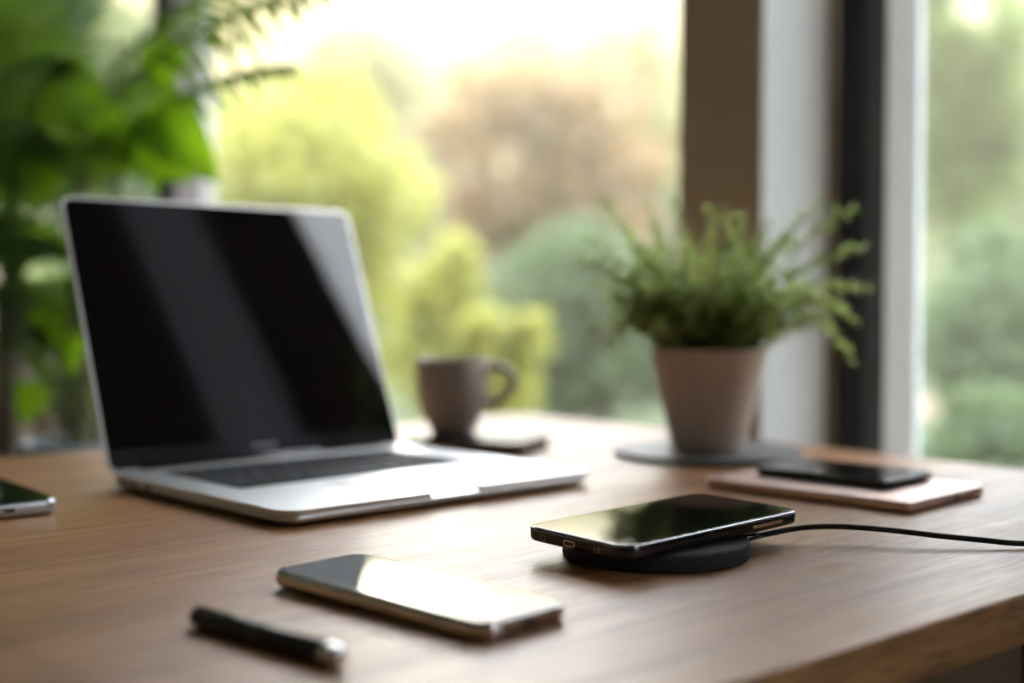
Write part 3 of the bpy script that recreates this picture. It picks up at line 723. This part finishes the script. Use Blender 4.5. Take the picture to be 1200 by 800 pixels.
GAPS = ((1140, 6, 20), (1150, 30, 9), (665, 60, 13), (725, 125, 12), (733, 14, 11), (320, 45, 15))   # openings where the sky shows between the crowns
def tree(name, label, cat, u, v, D, ru, rv, lm, n, leaf, seed, blobs=7, group=None, trunk=.10):
    """crown of leaves around pixel (u, v) at depth D with pixel radii ru, rv, on a trunk to the ground"""
    rng = random.Random(seed); c = at(u, v, D); k = D / F_PX
    root = thing(name, label, cat, (c.x, c.y, GZ), 0, group); cz = c.z - GZ
    rx, rz = ru * k, rv * k
    B = [(Vector((0, 0, cz)), rx * .75, rz * .75)]
    for i in range(blobs):
        a = rng.uniform(0, 6.28); q = rng.uniform(.35, .75)
        B.append((Vector((math.cos(a) * rx * q, math.sin(a) * rx * q * .6, cz + rng.uniform(-.7, .75) * rz)), rx * rng.uniform(.28, .5), rz * rng.uniform(.28, .5)))
    m = MB(); eye = Vector((0, 0, TZ + CAM_H)); gaps = [((at(a, b, D) - eye).normalized(), q / F_PX) for a, b, q in GAPS]
    wts = [b[1] * b[2] for b in B]
    for i in range(n):
        b0 = rng.choices(B, wts)[0]
        d = Vector((rng.gauss(0, 1), rng.gauss(0, 1), rng.gauss(0, 1))).normalized(); r = rng.uniform(.25, 1) ** .45
        p = b0[0] + Vector((d.x * b0[1] * r, d.y * b0[1] * r, d.z * b0[2] * r))
        w = (p + root.location - eye).normalized()
        if any((w - g).length < q for g, q in gaps): continue
        if p.z < .05: p.z = rng.uniform(.05, .2)
        ax = Vector((rng.gauss(0, 1), rng.gauss(0, 1), rng.gauss(0, .6))).normalized(); ot = ax.cross(Vector((rng.gauss(0, 1), rng.gauss(0, 1), rng.gauss(0, 1)))).normalized()
        l = leaf * rng.uniform(.7, 1.3)
        m.add([p - ax * l * .5, p + ot * l * .28, p + ax * l * .5, p - ot * l * .28], [(0, 1, 2, 3)], False)
    m.build('foliage', lm, root)
    t = MB(); t.tube(bez((0, 0, -.02), (rx * .06, 0, cz * .5), (0, 0, cz + rz * .3), 8), [trunk * (1.2 - .9 * j / 8) for j in range(9)], 10)
    for i in range(3):
        b0 = B[1 + i % max(1, len(B) - 1)][0] if len(B) > 1 else B[0][0]
        t.tube(bez((0, 0, cz * .6), (b0.x * .3, b0.y * .3, cz * .8), b0, 5), [trunk * .45 * (1 - .7 * j / 5) for j in range(6)], 6)
    t.build('trunk', M['tree_bark'], root)

LM = dict(
    lime=leaf_mat('sunlit lime leaf', (.31, .34, .09), (.64, .62, .16), .55, .5, .2, .8, .04),
    bronze=leaf_mat('bronze leaf', (.26, .185, .115), (.56, .38, .20), .5, .5, .2, .5, .04),
    golden=leaf_mat('pale golden leaf', (.35, .34, .19), (.64, .59, .32), .6, .5, .2, .4, .04),
    sage=leaf_mat('grey green leaf', (.19, .25, .11), (.32, .40, .16), .5, .5, .25, .4, .04),
    deep=leaf_mat('blue green leaf', (.11, .17, .09), (.20, .29, .13), .5, .5, .25, .4, .04),
    fresh=leaf_mat('fresh green leaf', (.15, .22, .07), (.28, .38, .10), .5, .5, .25, .5, .04))
def garden():
    tree('bronze_tree', 'bronze leaved tree in mid garden behind the potted herb', 'tree', 620, 205, 12.5, 150, 125, LM['bronze'], 2800, .20, 1, 9, None, .07)
    tree('golden_tree', 'tall pale golden tree rising above the bronze tree under the sun', 'tree', 680, 112, 15.6, 190, 100, LM['golden'], 3300, .24, 12, 9, None, .16)
    tree('golden_tree', 'pale golden tree added right below the sun to yellow its glow, between the lime tree and the bronze tree', 'tree', 400, 130, 19.0, 140, 105, LM['golden'], 3300, .25, 13, 9, None, .1)  # added crown; its leaf colour stands in for yellow sun glow
    tree('lime_tree', 'sunlit yellow green tree filling the window behind the laptop', 'tree', 330, 250, 8.0, 165, 215, LM['lime'], 3900, .15, 2, 9, None, .10)
    tree('round_shrub', 'bright lime shrub beyond the coffee mug, the taller of two', 'shrub', 510, 400, 6.4, 60, 135, LM['lime'], 1500, .10, 3, 5, None, .04)
    tree('round_shrub', 'bright lime shrub beyond the coffee mug, the lower one towards the herb', 'shrub', 590, 450, 5.4, 50, 110, LM['lime'], 1300, .09, 4, 5, None, .04)
    tree('sage_tree', 'grey green bushy tree behind the potted herb, below the bronze tree', 'tree', 705, 395, 9.6, 140, 125, LM['deep'], 3400, .16, 5, 9, None, .07)
    tree('fresh_tree', 'mid green tree seen through the narrow window by the pillar', 'tree', 1125, 150, 12.5, 120, 190, LM['fresh'], 3600, .20, 6, 10, None, .10)
    tree('dark_tree', 'darker green tree low in the narrow window', 'tree', 1165, 395, 8.6, 125, 135, LM['deep'], 3300, .14, 7, 8, None, .06)
    tree('pale_tree', 'pale sage tree behind the palm leaves', 'tree', 95, 120, 12.0, 160, 190, LM['sage'], 4400, .22, 8, 8, None, .13)
    tree('low_shrub', 'low green shrub behind the grey planter', 'shrub', 95, 405, 6.2, 120, 150, LM['fresh'], 3000, .11, 9, 6, None, .05)
    tree('low_shrub', 'low dark green shrub at the bottom of the narrow window', 'shrub', 1185, 500, 6.0, 110, 60, LM['deep'], 1800, .09, 14, 6, None, .03)
    for i, (u, v, D, ru, rv) in enumerate(((-230, 220, 22, 160, 170), (110, 240, 30, 140, 190), (360, 210, 24, 125, 190), (570, 220, 31, 125, 200), (800, 210, 25, 125, 210), (1010, 210, 31, 120, 200), (1215, 200, 24, 110, 210), (1450, 220, 30, 140, 200))):
        tree('distant_tree', 'hazy grey green tree far across the garden', 'tree', u, v, D, ru, rv, LM['sage'], 2400, .36, 30 + i, 8, 'hazy trees far across the garden', .2)
    for i, (u, D) in enumerate(((-230, 19), (-20, 20.5), (190, 19), (400, 20.5), (590, 19.5), (800, 20.5), (1000, 19), (1230, 20), (1460, 19))):
        tree('hedge_shrub', 'broad hedge shrub at the far edge of the lawn', 'shrub', u, 420, D, 92, 75, LM['fresh' if i % 2 else 'sage'], 1300, .25, 60 + i, 6, 'hedge shrubs along the far lawn', .06)
garden()

if HAZE_DENSITY > 0:
    hb = MB(); hb.box((-30, .6, GZ), (30, 40, 14))
    hm = bpy.data.materials.new('morning mist'); hm.use_nodes = True; nt = hm.node_tree; nt.nodes.clear()
    vs = nt.nodes.new('ShaderNodeVolumeScatter'); vs.inputs['Color'].default_value = (1, .91, .60, 1); vs.inputs['Density'].default_value = HAZE_DENSITY; vs.inputs['Anisotropy'].default_value = .7
    ou = nt.nodes.new('ShaderNodeOutputMaterial'); nt.links.new(vs.outputs[0], ou.inputs['Volume'])
    ho = hb.build('garden_mist', hm); ho.matrix_world = wall_empty_matrix(); struct(ho)
